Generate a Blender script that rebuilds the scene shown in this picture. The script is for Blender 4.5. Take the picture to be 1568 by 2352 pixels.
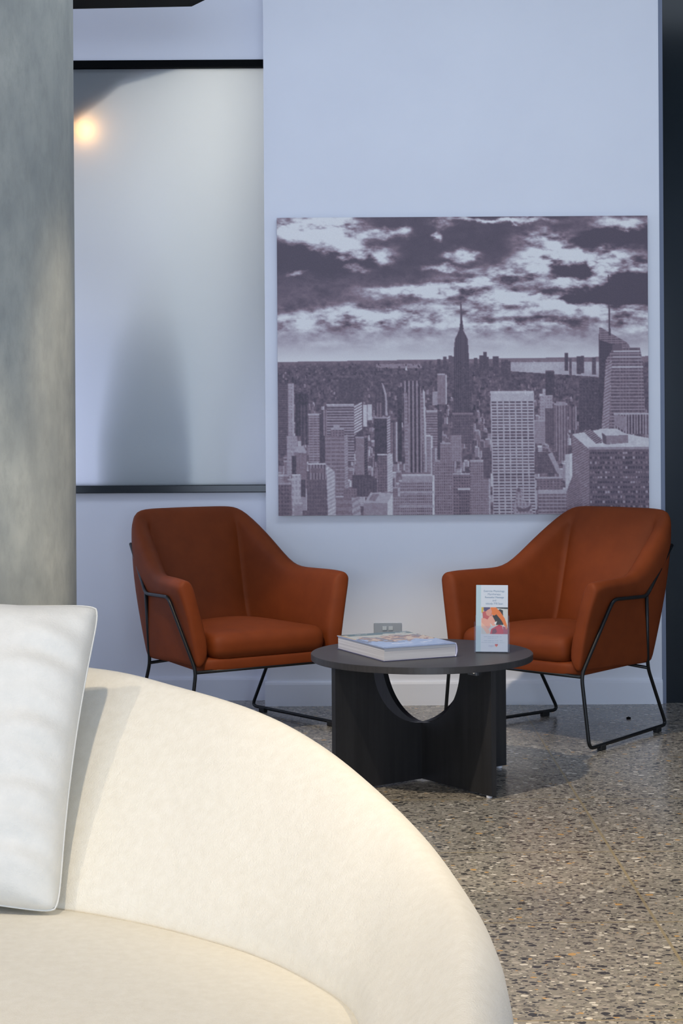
import bpy, bmesh, math, random
import numpy as np
from mathutils import Vector, Matrix
random.seed(7); rng = np.random.default_rng(7)
C = bpy.context.scene.collection
sc = bpy.context.scene
for o in list(bpy.data.objects): bpy.data.objects.remove(o)

# ------------------------------------------------------------------ camera
F = 4000.0; CH = 1.12; ROLL = math.radians(.35)
cam = bpy.data.cameras.new('camera'); co = bpy.data.objects.new('camera', cam); C.objects.link(co)
cam.sensor_fit = 'VERTICAL'; cam.sensor_height = 36; cam.lens = F/2352*36
cam.shift_y = -206/2352; cam.shift_x = 0
co.location = (0, 0, CH)
co.rotation_euler = (Matrix.Rotation(math.pi/2, 3, 'X') @ Matrix.Rotation(-ROLL, 3, 'Z')).to_euler()
# the roll turns about the lens axis; keep the horizon point where the photograph has it
cam.clip_start = .05; cam.clip_end = 100
sc.camera = co
cr, sr = math.cos(ROLL), math.sin(ROLL)
def P(px, py, Y):
    a = (px-784)/F; b = (970-py)/F
    return Vector(((a*cr+b*sr)*Y, Y, CH+(-a*sr+b*cr)*Y))

# ------------------------------------------------------------------ light
sc.view_settings.view_transform = 'Standard'; sc.view_settings.look = 'None'
sc.view_settings.exposure = 0; sc.view_settings.gamma = 1
w = bpy.data.worlds.new('world'); sc.world = w; w.use_nodes = True
w.node_tree.nodes['Background'].inputs[0].default_value = (.6, .72, 1, 1)
w.node_tree.nodes['Background'].inputs[1].default_value = .8
def light(name, kind, loc, target, power, col, **k):
    l = bpy.data.lights.new(name, kind); l.energy = power; l.color = col
    for a, v in k.items(): setattr(l, a, v)
    o = bpy.data.objects.new(name, l); C.objects.link(o); o.location = loc
    o.rotation_euler = (Vector(target)-Vector(loc)).to_track_quat('-Z', 'Y').to_euler(); return o
CZ_ = 3.3
# daylight through the glass front behind the camera
light('window_daylight', 'AREA', (-.5, -8, 1.6), (.2, 7, 1.5), 570, (.66, .79, 1.0), shape='RECTANGLE', size=8, size_y=2.4)
light('ceiling_panel_light', 'AREA', (.5, 5.15, CZ_-.02), (.5, 5.6, 0), 52, (.72, .84, 1.0), shape='RECTANGLE', size=3.4, size_y=1.1)
light('left_wall_fill', 'AREA', (-3.1, 5.7, 1.6), (-.8, 7.0, 1.2), 30, (.62, .70, 1.0), shape='RECTANGLE', size=1.2, size_y=2.2)  # added cool fill from the left, brightens the recess wall; no window there
# warm recessed ceiling downlights
WARM = (1, .85, .66)
light('downlight_table', 'SPOT', (-.62, 4.15, 2.78), (.18, 5.30, .3), 235, WARM, spot_size=math.radians(52), spot_blend=.3, shadow_soft_size=.035)
light('downlight_column', 'SPOT', (-.95, 4.02, 2.78), (-.95, 4.02, 0), 215, (1, .9, .74), spot_size=math.radians(52), spot_blend=.35, shadow_soft_size=.04)
light('downlight_sofa', 'SPOT', (-.34, .9, 2.78), (-.2, 2.0, .5), 118, WARM, spot_size=math.radians(85), spot_blend=.6, shadow_soft_size=.03)
light('downlight_sofa', 'SPOT', (-1.15, 1.1, 2.78), (-.3, 2.2, .5), 44, WARM, spot_size=math.radians(85), spot_blend=.6, shadow_soft_size=.03)
light('downlight_floor', 'SPOT', (1.35, 2.3, 2.78), (.95, 3.0, 0), 430, (1, .82, .55), spot_size=math.radians(66), spot_blend=.9, shadow_soft_size=.05)
# unseen lamps added behind the frosted pane to grade its glow
light('pane_backlight_top', 'AREA', (-.35, 7.9, 2.55), (-.6, 7.1, 1.9), 5.6, (1, .97, .88), shape='RECTANGLE', size=.7, size_y=.5)
light('pane_backlight_low', 'AREA', (.35, 8.4, 1.1), (-.6, 7.1, 1.0), 8.5, (.72, .85, 1.0), shape='RECTANGLE', size=1.0, size_y=1.6)
light('pane_backlight_side', 'AREA', (-1.75, 7.6, .9), (-1.0, 7.1, .9), 11, (.62, .68, 1.0), shape='RECTANGLE', size=.5, size_y=1.2)

# ------------------------------------------------------------------ materials
def mat(name, col, rough=.6, **k):
    m = bpy.data.materials.new(name); m.use_nodes = True
    b = m.node_tree.nodes['Principled BSDF']
    b.inputs['Base Color'].default_value = (*col, 1); b.inputs['Roughness'].default_value = rough
    for a, v in k.items(): b.inputs[a.replace('_', ' ')].default_value = v
    return m
def nt(m): return m.node_tree, m.node_tree.nodes['Principled BSDF']
def N(t, typ, **k):
    n = t.nodes.new(typ)
    for a, v in k.items(): setattr(n, a, v)
    return n
def coords(t, scale=(1, 1, 1)):
    c = N(t, 'ShaderNodeTexCoord'); mp = N(t, 'ShaderNodeMapping'); mp.inputs['Scale'].default_value = scale
    t.links.new(c.outputs['Object'], mp.inputs[0]); return mp.outputs[0]
def noise(t, vec, scale, detail=4, rough=.55):
    n = N(t, 'ShaderNodeTexNoise'); n.inputs['Scale'].default_value = scale; n.inputs['Detail'].default_value = detail
    n.inputs['Roughness'].default_value = rough; t.links.new(vec, n.inputs['Vector']); return n.outputs['Fac']
def ramp(t, fac, stops):
    r = N(t, 'ShaderNodeValToRGB'); e = r.color_ramp.elements
    while len(e) < len(stops): e.new(.5)
    for i, (p, c) in enumerate(stops): e[i].position = p; e[i].color = (*c, 1)
    t.links.new(fac, r.inputs[0]); return r.outputs[0]
def bump(m, fac, strength, dist=.002):
    t, b = nt(m); n = N(t, 'ShaderNodeBump'); n.inputs['Strength'].default_value = strength; n.inputs['Distance'].default_value = dist
    t.links.new(fac, n.inputs['Height']); t.links.new(n.outputs[0], b.inputs['Normal'])
def noisy(name, c1, c2, rough, scale, stretch=(1, 1, 1), bs=0, bscale=None, bd=.002, **k):
    m = mat(name, c1, rough, **k); t, b = nt(m); v = coords(t, stretch)
    t.links.new(ramp(t, noise(t, v, scale), [(.3, c1), (.7, c2)]), b.inputs['Base Color'])
    if bs: bump(m, noise(t, coords(t), bscale or scale, 3), bs, bd)
    return m
def mathn(t, op, a, b=None):
    n = N(t, 'ShaderNodeMath', operation=op)
    for i, v in enumerate((a, b)):
        if v is None: continue
        if isinstance(v, (int, float)): n.inputs[i].default_value = v
        else: t.links.new(v, n.inputs[i])
    return n.outputs[0]
def mixc(t, fac, a, b):
    n = N(t, 'ShaderNodeMix', data_type='RGBA'); 
    for s, v in ((0, fac), (6, a), (7, b)):
        if isinstance(v, tuple): n.inputs[s].default_value = (*v, 1)
        elif isinstance(v, (int, float)): n.inputs[s].default_value = v
        else: t.links.new(v, n.inputs[s])
    return n.outputs[2]

M = {}
M['wall'] = noisy('wall_paint', (.74, .755, .80), (.77, .785, .825), .6, 3, bs=.05, bscale=160)
M['baseboard'] = mat('baseboard_paint', (.74, .76, .81), .4)
M['dark_wall'] = noisy('dark_panel', (.004, .008, .011), (.007, .012, .016), .15, 1.5, Specular_IOR_Level=.2)
M['grey_trim'] = mat('grey_metal_trim', (.12, .14, .19), .4, Metallic=.3)
M['black'] = mat('matt_black', (.003, .0035, .004), .7, Specular_IOR_Level=.05)
M['black_gloss'] = noisy('black_sill', (.012, .016, .02), (.02, .025, .03), .22, 3)
M['ceiling'] = mat('ceiling_paint', (.55, .56, .58), .8)
M['concrete'] = noisy('concrete', (.27, .285, .27), (.46, .46, .405), .75, 3.2, stretch=(1.6, 1.6, .8), bs=.35, bscale=9, bd=.006)
t, b = nt(M['concrete']); v = coords(t, (2.5, 2.5, .9))
f2 = noise(t, v, 14, 6, .7); base = b.inputs['Base Color'].links[0].from_socket
t.links.new(mixc(t, mathn(t, 'MULTIPLY', mathn(t, 'SUBTRACT', f2, .42), 1.6), base, (.23, .24, .22)), b.inputs['Base Color'])
def fabric(name, c1, c2, bs, scale, sheen=.2):
    m = noisy(name, c1, c2, .95, scale/6, bs=bs, bscale=scale, bd=.003)
    m.node_tree.nodes['Principled BSDF'].inputs['Sheen Weight'].default_value = sheen
    return m
M['sofa'] = fabric('cream_boucle', (.80, .755, .64), (.85, .81, .70), .35, 420)
M['pillow'] = fabric('offwhite_velvet', (.66, .665, .63), (.71, .71, .67), .25, 300)
M['leather'] = noisy('brown_leather', (.155, .031, .0065), (.185, .038, .008), .6, 14, Specular_IOR_Level=.16, bs=.08, bscale=500, bd=.001)
M['frame'] = mat('black_steel', (.012, .013, .014), .38, Metallic=.4)
M['rubber'] = mat('black_rubber', (.008, .008, .008), .7)
M['table'] = noisy('dark_timber', (.013, .0135, .015), (.023, .023, .025), .42, 7, stretch=(9, 9, .5), bs=.12, bscale=60, bd=.001)
M['table_top'] = noisy('dark_timber_top', (.030, .029, .031), (.045, .043, .045), .42, 8, stretch=(1.2, 14, 1), bs=.06, bscale=60, bd=.001)
M['clear'] = mat('clear_acrylic', (.95, .96, 1), .03, Transmission_Weight=1.0, IOR=1.45)
m = M['clear']; t, b = nt(m); t.nodes.remove(b); tp = N(t, 'ShaderNodeBsdfTransparent'); tp.inputs[0].default_value = (.965, .97, .985, 1)
gs = N(t, 'ShaderNodeBsdfGlossy'); gs.inputs['Roughness'].default_value = .06; mx = N(t, 'ShaderNodeMixShader'); mx.inputs[0].default_value = .07; t.links.new(tp.outputs[0], mx.inputs[1]); t.links.new(gs.outputs[0], mx.inputs[2])
t.links.new(mx.outputs[0], t.nodes['Material Output'].inputs[0])
M['glide'] = mat('white_plastic', (.75, .75, .78), .4)
M['steel'] = mat('brushed_steel', (.30, .32, .35), .35, Metallic=.9)
M['paper'] = mat('paper', (.48, .52, .56), .6)
M['chrome'] = mat('chrome', (.8, .8, .82), .15, Metallic=1.0)
# page block: thin layered stripes
m = M['pages'] = mat('book_pages', (.6, .6, .6), .7); t, b = nt(m); v = coords(t, (1, 1, 160))
t.links.new(ramp(t, noise(t, v, 1.6, 2), [(.3, (.46, .45, .46)), (.7, (.72, .71, .70))]), b.inputs['Base Color'])
# frosted pane: light from behind passes as a soft glow
m = M['frost'] = mat('frosted_glass', (.80, .86, .88), .25); t, b = nt(m)
b.inputs['Specular IOR Level'].default_value = .35
tr = N(t, 'ShaderNodeBsdfTranslucent'); tr.inputs[0].default_value = (.95, .96, .95, 1)
mx = N(t, 'ShaderNodeMixShader'); mx.inputs[0].default_value = .85; out = t.nodes['Material Output']
t.links.new(b.outputs[0], mx.inputs[1]); t.links.new(tr.outputs[0], mx.inputs[2]); t.links.new(mx.outputs[0], out.inputs[0])
m = M['bulb'] = mat('warm_lamp_globe', (1, .8, .5), .4, Emission_Strength=11.0); nt(m)[1].inputs['Emission Color'].default_value = (1, .50, .15, 1)
# vertex colour material (printed pictures)
def printed(name, rough):
    m = mat(name, (.5, .5, .5), rough); t, b = nt(m); a = N(t, 'ShaderNodeAttribute'); a.attribute_name = 'print'
    t.links.new(a.outputs['Color'], b.inputs['Base Color']); return m
M['print'] = printed('canvas_print', .5); M['brochure'] = printed('brochure_print', .35); M['cover'] = printed('book_cover_print', .22)
# terrazzo floor
m = M['floor'] = mat('polished_terrazzo', (.2, .2, .2), .3); t, b = nt(m)
v = coords(t)
def chips(scale, thr, seed, stops, base):
    mp = N(t, 'ShaderNodeMapping'); mp.inputs['Location'].default_value = (seed, seed*1.7, 0); mp.inputs['Rotation'].default_value = (0, 0, seed)
    mp.inputs['Scale'].default_value = (1, 1.35, 1)
    nz = N(t, 'ShaderNodeTexNoise'); nz.inputs['Scale'].default_value = scale*1.3; t.links.new(v, nz.inputs['Vector'])
    ad = N(t, 'ShaderNodeVectorMath', operation='MULTIPLY_ADD'); ad.inputs[1].default_value = (.45/scale,)*3
    t.links.new(nz.outputs['Color'], ad.inputs[0]); t.links.new(v, ad.inputs[2]); t.links.new(ad.outputs[0], mp.inputs[0])
    vo = N(t, 'ShaderNodeTexVoronoi', feature='F1', voronoi_dimensions='2D'); vo.inputs['Scale'].default_value = scale
    t.links.new(mp.outputs[0], vo.inputs['Vector'])
    sp = N(t, 'ShaderNodeSeparateColor'); t.links.new(vo.outputs['Color'], sp.inputs[0])
    col = ramp(t, sp.outputs[0], stops)
    rad = mathn(t, 'MULTIPLY', mathn(t, 'ADD', sp.outputs[1], .15), thr)
    return mixc(t, mathn(t, 'LESS_THAN', vo.outputs['Distance'], rad), base, col)
def cstops(lst):
    r = []
    for i, (p, c) in enumerate(lst): r.append((p, c))
    return r
st1 = [(0, (.035, .034, .034)), (.17, (.10, .09, .08)), (.30, (.24, .22, .19)), (.48, (.17, .155, .135)), (.62, (.29, .26, .22)), (.80, (.37, .34, .29)), (.93, (.60, .56, .49)), (.983, (.48, .29, .11))]
bc = ramp(t, noise(t, v, 1.4, 3), [(.3, (.215, .20, .165)), (.7, (.255, .235, .195))])
c0 = chips(110, .50, 1.3, st1, bc)
c1 = chips(62, .42, 4.1, st1, c0)
c2 = chips(36, .34, 2.2, st1, c1)
for r in [n for n in t.nodes if n.type == 'VALTORGB' and len(n.color_ramp.elements) > 4]: r.color_ramp.interpolation = 'CONSTANT'
sx = N(t, 'ShaderNodeSeparateXYZ'); t.links.new(v, sx.inputs[0])
def joint(axis, off, per, wdt):
    a = mathn(t, 'FRACT', mathn(t, 'DIVIDE', mathn(t, 'ADD', axis, 100*per-off+per/2), per))
    return mathn(t, 'LESS_THAN', mathn(t, 'ABSOLUTE', mathn(t, 'SUBTRACT', a, .5)), wdt/per/2)
j = mathn(t, 'MAXIMUM', joint(sx.outputs[0], .696, 1.272, .007), joint(sx.outputs[1], 4.525, .636, .006))
t.links.new(mixc(t, mathn(t, 'MULTIPLY', j, .85), c2, (.27, .22, .13)), b.inputs['Base Color'])
t.links.new(ramp(t, noise(t, v, 6, 3), [(.3, (.20,)*3), (.7, (.27,)*3)]), b.inputs['Roughness'])

# ------------------------------------------------------------------ mesh helpers
def obj(name, bm, m, parent=None, smooth=False, loc=None):
    me = bpy.data.meshes.new(name); bmesh.ops.recalc_face_normals(bm, faces=bm.faces); bm.to_mesh(me); bm.free()
    o = bpy.data.objects.new(name, me); C.objects.link(o)
    if m is not None: me.materials.append(m)
    if smooth:
        for p in me.polygons: p.use_smooth = True
    if parent is not None: o.parent = parent
    if loc is not None: o.location = loc
    return o
def tag(o, label, cat, group=None):
    o['label'] = label; o['category'] = cat
    if group: o['group'] = group
    return o
def struct(o): o['kind'] = 'structure'; return o
def thing(name, label, cat, loc=(0, 0, 0), rz=0, group=None):
    o = bpy.data.objects.new(name, None); C.objects.link(o); o.location = loc; o.rotation_euler = (0, 0, rz)
    o.empty_display_size = .05
    return tag(o, label, cat, group)
def box(bm, a, b_, bev=0):
    g = bmesh.ops.create_cube(bm, size=1); vs = g['verts']
    for v_ in vs: v_.co = Vector([(a[i]+b_[i])/2+v_.co[i]*(b_[i]-a[i]) for i in range(3)])
    if bev:
        es = list({e for v_ in vs for e in v_.link_edges})
        bmesh.ops.bevel(bm, geom=es, offset=bev, segments=3, profile=.5, affect='EDGES')
def boxo(name, a, b_, m, parent=None, bev=0, smooth=False):
    bm = bmesh.new(); box(bm, a, b_, bev); return obj(name, bm, m, parent, smooth)
def tube(bm, pts, r, cr_=0, seg=10, closed=False):
    pts = [Vector(p) for p in pts]; path = []
    for i, p in enumerate(pts):
        if 0 < i < len(pts)-1 and cr_ > 0:
            a = (pts[i-1]-p); c = (pts[i+1]-p); L = min(cr_, a.length*.45, c.length*.45)
            p0 = p+a.normalized()*L; p1 = p+c.normalized()*L
            for k in range(6):
                s = k/5; path.append((1-s)**2*p0+2*s*(1-s)*p+s*s*p1)
        else: path.append(p)
    rings = []; up = None
    for i, p in enumerate(path):
        d = (path[min(i+1, len(path)-1)]-path[max(i-1, 0)]).normalized()
        if up is None: up = d.orthogonal().normalized()
        up = (up-d*up.dot(d)).normalized(); s = d.cross(up)
        rings.append([bm.verts.new(p+(up*math.cos(2*math.pi*k/seg)+s*math.sin(2*math.pi*k/seg))*r) for k in range(seg)])
    for i in range(len(rings)-1):
        for k in range(seg): bm.faces.new((rings[i][k], rings[i][(k+1) % seg], rings[i+1][(k+1) % seg], rings[i+1][k]))
    bm.faces.new(rings[0][::-1]); bm.faces.new(rings[-1])
def extr(bm, poly, vec):
    a = [bm.verts.new(p) for p in poly]; b_ = [bm.verts.new(Vector(p)+Vector(vec)) for p in poly]; n = len(a)
    bm.faces.new(a); bm.faces.new(b_[::-1])
    for i in range(n): bm.faces.new((a[i], a[(i+1) % n], b_[(i+1) % n], b_[i]))
def cyl(bm, c, r, h, seg=64, bev=0):
    g = bmesh.ops.create_cone(bm, cap_ends=True, segments=seg, radius1=r, radius2=r, depth=h)
    bmesh.ops.translate(bm, verts=g['verts'], vec=(c[0], c[1], c[2]+h/2))
    if bev:
        es = [e for e in {e for v_ in g['verts'] for e in v_.link_edges} if len(e.link_faces) == 2 and abs(e.link_faces[0].normal.z-e.link_faces[1].normal.z) > .5]
        bmesh.ops.bevel(bm, geom=es, offset=bev, segments=2, affect='EDGES')
def subsurf(o, lv=2):
    md = o.modifiers.new('Subdivision', 'SUBSURF'); md.levels = lv; md.render_levels = lv

# ------------------------------------------------------------------ setting
WY = 6.89; RY = 7.04; CZ = 3.3
struct(boxo('floor', (-3.4, -3.2, -.1), (3.4, 9.8, 0), M['floor']))
struct(boxo('ceiling', (-3.4, -2.5, CZ), (3.4, 9.8, CZ+.1), M['ceiling']))
XL = P(609, 900, WY).x; XR = P(1516, 900, WY).x
struct(boxo('wall_back', (XL, WY, 0), (XR, WY+.5, CZ), M['wall']))
# recessed wall with the frosted window: sill height and head height from the photograph
zs = P(390, 1131, RY).z; zt = P(390, 139, RY).z; zt0 = P(390, 155, RY).z; zs1 = P(390, 1114, RY).z
bm = bmesh.new()
box(bm, (-3.4, RY, 0), (XL, RY+.05, zs)); box(bm, (-3.4, RY, zt), (XL, RY+.05, CZ)); box(bm, (-3.4, RY, zs), (-1.55, RY+.05, zt))
struct(obj('wall_left_recess', bm, M['wall']))
bm = bmesh.new(); box(bm, (-3.4, -3.2, 0), (-3.3, RY, CZ)); struct(obj('wall_left', bm, M['wall']))
# dark panelled wall to the right
struct(boxo('wall_right', (XR+.016, WY+.012, 0), (3.4, WY+.12, CZ), M['dark_wall']))
struct(boxo('trim_1', (XR, WY-.002, 0), (XR+.016, WY+.05, CZ), M['grey_trim']))
boxs = boxo('wall_side', (3.3, -3.2, 0), (3.4, WY, CZ), M['wall']); struct(boxs)
# baseboards (moulded profile: flat board with a small chamfered top)
def baseboard(name, x0, x1, y, h, th=.014, ret=None):
    bm = bmesh.new()
    prof = [(0, 0), (-th, 0), (-th, h-.012), (-th+.003, h-.004), (-th+.006, h), (0, h)]
    extr(bm, [(x0, y+a, z) for a, z in prof], (x1-x0, 0, 0)); return struct(obj(name, bm, M['baseboard']))
hb = P(1000, 1563, WY).z; hl = P(540, 1554, RY).z
baseboard('baseboard_back', XL-.008, XR, WY, hb)
baseboard('baseboard_left', -3.3, XL, RY, hl)
# window: frame bars, pane
wn = bpy.data.objects.new('window_1', None); C.objects.link(wn); wn.location = (-.9, RY, zs); wn['kind'] = 'structure'
inv = Matrix.Translation((.9, -RY, -zs))
def wpart(name, a, b_, m, bev=0):
    bm = bmesh.new(); box(bm, a, b_, bev); bmesh.ops.transform(bm, matrix=inv, verts=bm.verts); return obj(name, bm, m, wn)
wpart('window_head', (-1.55, RY-.006, zt0), (XL, RY+.05, zt+.001), M['black'])
wpart('window_sill', (-1.55, RY-.03, zs-.001), (XL, RY+.05, zs1), M['black_gloss'], .003)
wpart('glass_pane', (-1.55, RY+.030, zs1-.004), (XL+.05, RY+.034, zt0+.004), M['frost'])
# room behind the pane
bm = bmesh.new(); box(bm, (-3.4, 9.4, 0), (1.5, 9.5, CZ)); box(bm, (1.4, RY+.5, 0), (1.5, 9.4, CZ)); box(bm, (-3.4, RY+.12, 0), (-3.3, 9.4, CZ))
struct(obj('wall_beyond_window', bm, M['wall']))
# black shape added behind the pane, cut to shade its upper left
bm = bmesh.new(); extr(bm, [(-2.2, RY+.055, 2.20), (-1.10, RY+.055, 2.31), (-.88, RY+.055, 2.49), (-.60, RY+.055, 2.57), (-.55, RY+.055, 2.7), (-2.2, RY+.055, 2.7)], (0, .5, 0))
struct(obj('pane_shade', bm, M['black']))
# black dropped ceiling panel, upper left
a = P(-300, 40, 6.36); b1 = P(175, 26, 6.34); c_ = P(440, 15, 6.28); d_ = P(476, 0, 6.18); zz = c_.z
bm = bmesh.new(); extr(bm, [(-3.3, 6.45, zz), (c_.x, 6.28, zz), (d_.x, 6.17, zz), (-.46, 6.14, zz), (-3.3, 6.22, zz)], (0, 0, .07))
for x in (-2.6, -1.9, -1.3, -.75): box(bm, (x, 6.22, zz+.06), (x+.012, 6.232, CZ+.002))
struct(obj('trim_3', bm, M['black']))
# round concrete column
cx, cy, cR = -1.097, 5.0, .33
bm = bmesh.new(); g = bmesh.ops.create_cone(bm, cap_ends=True, segments=96, radius1=cR, radius2=cR, depth=CZ)
bmesh.ops.translate(bm, verts=bm.verts, vec=(0, 0, CZ/2))
col = obj('column', bm, M['concrete'], None, True, (cx, cy, 0)); struct(col)
md = col.modifiers.new('e', 'EDGE_SPLIT'); md.split_angle = 1

# ------------------------------------------------------------------ armchairs
def make_chair(label):
    t = thing('armchair', label, 'armchair', group=None)
    # stations of the upholstered tub: outer-bottom, outer-mid, outer-top, inner-top, inner-mid, inner-bottom
    half = [
        ((.287, .268, .262), (.322, .262, .46), (.350, .240, .568), (.288, .236, .568), (.258, .250, .44), (.226, .262, .300)),
        ((.283, .215, .262), (.318, .215, .46), (.347, .195, .572), (.284, .190, .572), (.252, .205, .44), (.222, .215, .300)),
        ((.275, .060, .257), (.303, .060, .45), (.328, .050, .570), (.266, .050, .570), (.238, .060, .44), (.212, .060, .300)),
        ((.272, -.045, .250), (.302, -.060, .46), (.304, -.052, .575), (.244, -.042, .570), (.224, -.035, .44), (.205, -.035, .300)),
        ((.266, -.130, .245), (.302, -.168, .48), (.290, -.186, .672), (.222, -.160, .655), (.208, -.120, .46), (.192, -.095, .300)),
        ((.260, -.200, .242), (.276, -.288, .52), (.254, -.354, .784), (.192, -.330, .758), (.170, -.238, .53), (.150, -.158, .300)),
        ((.215, -.212, .242), (.215, -.312, .52), (.195, -.382, .800), (.168, -.316, .772), (.146, -.224, .53), (.132, -.135, .300)),
        ((.100, -.205, .242), (.100, -.300, .52), (.095, -.376, .799), (.085, -.312, .776), (.075, -.205, .53), (.070, -.125, .300)),
    ]
    def mir(s): return tuple((-p[0], p[1], p[2]) for p in s)
    mid = ((0, -.205, .242), (0, -.300, .52), (0, -.377, .800), (0, -.311, .777), (0, -.202, .53), (0, -.124, .300))
    st = half+[mid]+[mir(s) for s in half[::-1]]
    bm = bmesh.new(); rings = []
    for i, s in enumerate(st):
        ob, om, ot, it, im, ib = [Vector(p) for p in s]
        ow = (ot-it); top = (ot+it)/2+Vector((0, 0, .012))
        pts = [ob, ob+(om-ob)*.12, om, om+(ot-om)*.72+ow*.10, ot-Vector((0, 0, .012)), ot*.72+it*.28+Vector((0, 0, .008)), top*0+ot*.30+it*.70+Vector((0, 0, .007)), it-Vector((0, 0, .012)), it+(im-it)*.28-ow*.0, im, ib]
        rings.append([bm.verts.new(p) for p in pts])
    n = len(rings[0])
    for i in range(len(rings)-1):
        for k in range(n): bm.faces.new((rings[i][k], rings[i][(k+1) % n], rings[i+1][(k+1) % n], rings[i+1][k]))
    for r, sg in ((rings[0], 1), (rings[-1], -1)):   # rounded front faces of the arms
        ctr = [v_.co.copy() for v_ in r]; cen = sum(ctr, Vector())/n
        # ladder cap: inner and outer verts paired
        in_ = [bm.verts.new(p+(cen-p)*0+Vector((0, .022, 0))+(Vector((cen.x, p.y, p.z))-p)*.12) for p in ctr]
        for k in range(n): bm.faces.new((r[k], r[(k+1) % n], in_[(k+1) % n], in_[k]))
        q = in_
        bm.faces.new((q[0], q[1], q[9], q[10])); bm.faces.new((q[1], q[2], q[8], q[9])); bm.faces.new((q[2], q[3], q[7], q[8])); bm.faces.new((q[3], q[4], q[5], q[6])); bm.faces.new((q[3], q[6], q[7]))
    cl = bm.edges.layers.float.new('crease_edge')
    S = len(st)
    for i, cre in ((5, .55), (S-6, .55)):    # valley where wing meets back
        for k in (7, 8, 9):
            e = bm.edges.get((rings[i][k], rings[i][k+1]));  e[cl] = cre
    shell = obj('upholstered_shell', bm, M['leather'], t, True); subsurf(shell)
    # seat base (padded tray) with rounded front lip
    bm = bmesh.new()
    def slab(bm, y0, y1, w0, w1, z0, z1, segx=6, segy=6, r=.02, crown=0, bulge=0):
        # outline rings: rounded in section
        prof = [(-.0, z0, r), (0, z0, 0), ]
        lv = [(r, z0), (.25*r, z0+.25*r), (0, z0+r), (0, (z0+z1)/2), (0, z1-r), (.25*r, z1-.25*r), (r, z1)]
        rgs = []
        for ins, z in lv:
            ring = []
            X0, X1, Y0, Y1 = w0-ins, w1-ins, y0+ins, y1-ins
            bl = bulge if r*.5 < z-z0 < z1-z0-r*.5 else 0
            for i in range(segx): s = i/segx; ring.append((-X0+2*X0*s, Y0, z))
            for i in range(segy): s = i/segy; ring.append((X0+(X1-X0)*s, Y0+(Y1-Y0)*s, z))
            for i in range(segx): s = i/segx; ring.append((X1-2*X1*s, Y1+bl, z))
            for i in range(segy): s = i/segy; ring.append((-X1+(X1-X0)*s, Y1+(Y0-Y1)*s, z))
            rgs.append([bm.verts.new(p) for p in ring])
        m_ = len(rgs[0])
        for i in range(len(rgs)-1):
            for k in range(m_): bm.faces.new((rgs[i][k], rgs[i][(k+1) % m_], rgs[i+1][(k+1) % m_], rgs[i+1][k]))
        for ring, sgn in ((rgs[0], 0), (rgs[-1], 1)):
            grid = [[None]*(segy+1) for _ in range(segx+1)]
            for i in range(segx+1):
                for jj in range(segy+1):
                    if jj == 0: v_ = ring[i] if i < segx else ring[segx]
                    elif i == segx: v_ = ring[segx+jj] if jj < segy else ring[segx+segy]
                    elif jj == segy: v_ = ring[segx+segy+(segx-i)]
                    elif i == 0: v_ = ring[2*segx+segy+(segy-jj)]
                    else:
                        a = ring[i].co; b_ = ring[segx+segy+(segx-i)].co; s = jj/segy
                        p = a.lerp(b_, s)
                        if sgn: p.z += crown*math.sin(math.pi*i/segx)**.6*math.sin(math.pi*s)**.6
                        v_ = bm.verts.new(p)
                    grid[i][jj] = v_
            for i in range(segx):
                for jj in range(segy): bm.faces.new((grid[i][jj], grid[i+1][jj], grid[i+1][jj+1], grid[i][jj+1]))
    slab(bm, -.19, .282, .225, .268, .248, .300, r=.014)
    sb = obj('seat_base', bm, M['leather'], t, True); subsurf(sb, 1)
    bm = bmesh.new(); slab(bm, -.16, .288, .150, .238, .288, .388, r=.032, crown=.022, bulge=.006)
    sc_ = obj('seat_cushion', bm, M['leather'], t, True); subsurf(sc_, 2)
    # steel sled frame, one side each: upper brace, front post, runner, rear post
    for s in (1, -1):
        bm = bmesh.new()
        T = (.262*s, -.318, .668); E_ = (.312*s, -.083, .503); G = (.337*s, .152, .511); K = (.292*s, .275, .262); Fp = (.321*s, .272, .017); B = (.244*s, -.299, .017); R = (.258*s, -.166, .238)
        tube(bm, [T, E_, G, K, Fp, B, R, E_], .0065, .028, 10)
        tube(bm, [R, (.0, -.17, .252)], .006, .01, 8)
        side = obj('side_frame', bm, M['frame'], t, True)
        for fy in (.85, .12):
            a = Vector(Fp).lerp(Vector(B), 1-fy); d = (Vector(B)-Vector(Fp)).normalized()
            bm = bmesh.new(); box(bm, (-.009, -.018, 0), (.009, .018, .018), .003)
            bmesh.ops.transform(bm, matrix=Matrix.Translation((a.x, a.y, 0)) @ Matrix.Rotation(-math.atan2(d.x, d.y), 4, 'Z'), verts=bm.verts)
            obj('foot_pad', bm, M['rubber'], side)
    bm = bmesh.new(); tube(bm, [(-.290, .275, .256), (.290, .275, .256)], .0065, 0, 10); tube(bm, [(-.2, .10, .252), (.2, .10, .252)], .006, 0, 8)
    obj('front_rail', bm, M['frame'], t, True)
    return t
def copy_tree(o, parent=None):
    c = o.copy(); C.objects.link(c)
    if parent: c.parent = parent
    for ch in [x for x in bpy.data.objects if x.parent == o]: copy_tree(ch, c)
    return c
chR = make_chair('brown leather armchair on the right, beside the dark wall panel and behind the brochure holder')
chL = copy_tree(chR)
chL['label'] = 'brown leather armchair on the left, under the frosted window and behind the cream sofa'
# local +y is the chair's front
def place(o, X, Y, th, mir_):
    fw = Vector((-math.sin(th)*mir_, -math.cos(th))); o.location = (X, Y, 0); o.rotation_euler = (0, 0, math.atan2(fw.y, fw.x)-math.pi/2)
place(chR, .786, 6.273, .772, 1); place(chL, -.405, 6.415, .553, -1)
for o in (chR, chL): o['group'] = 'pair of brown leather armchairs'

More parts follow.
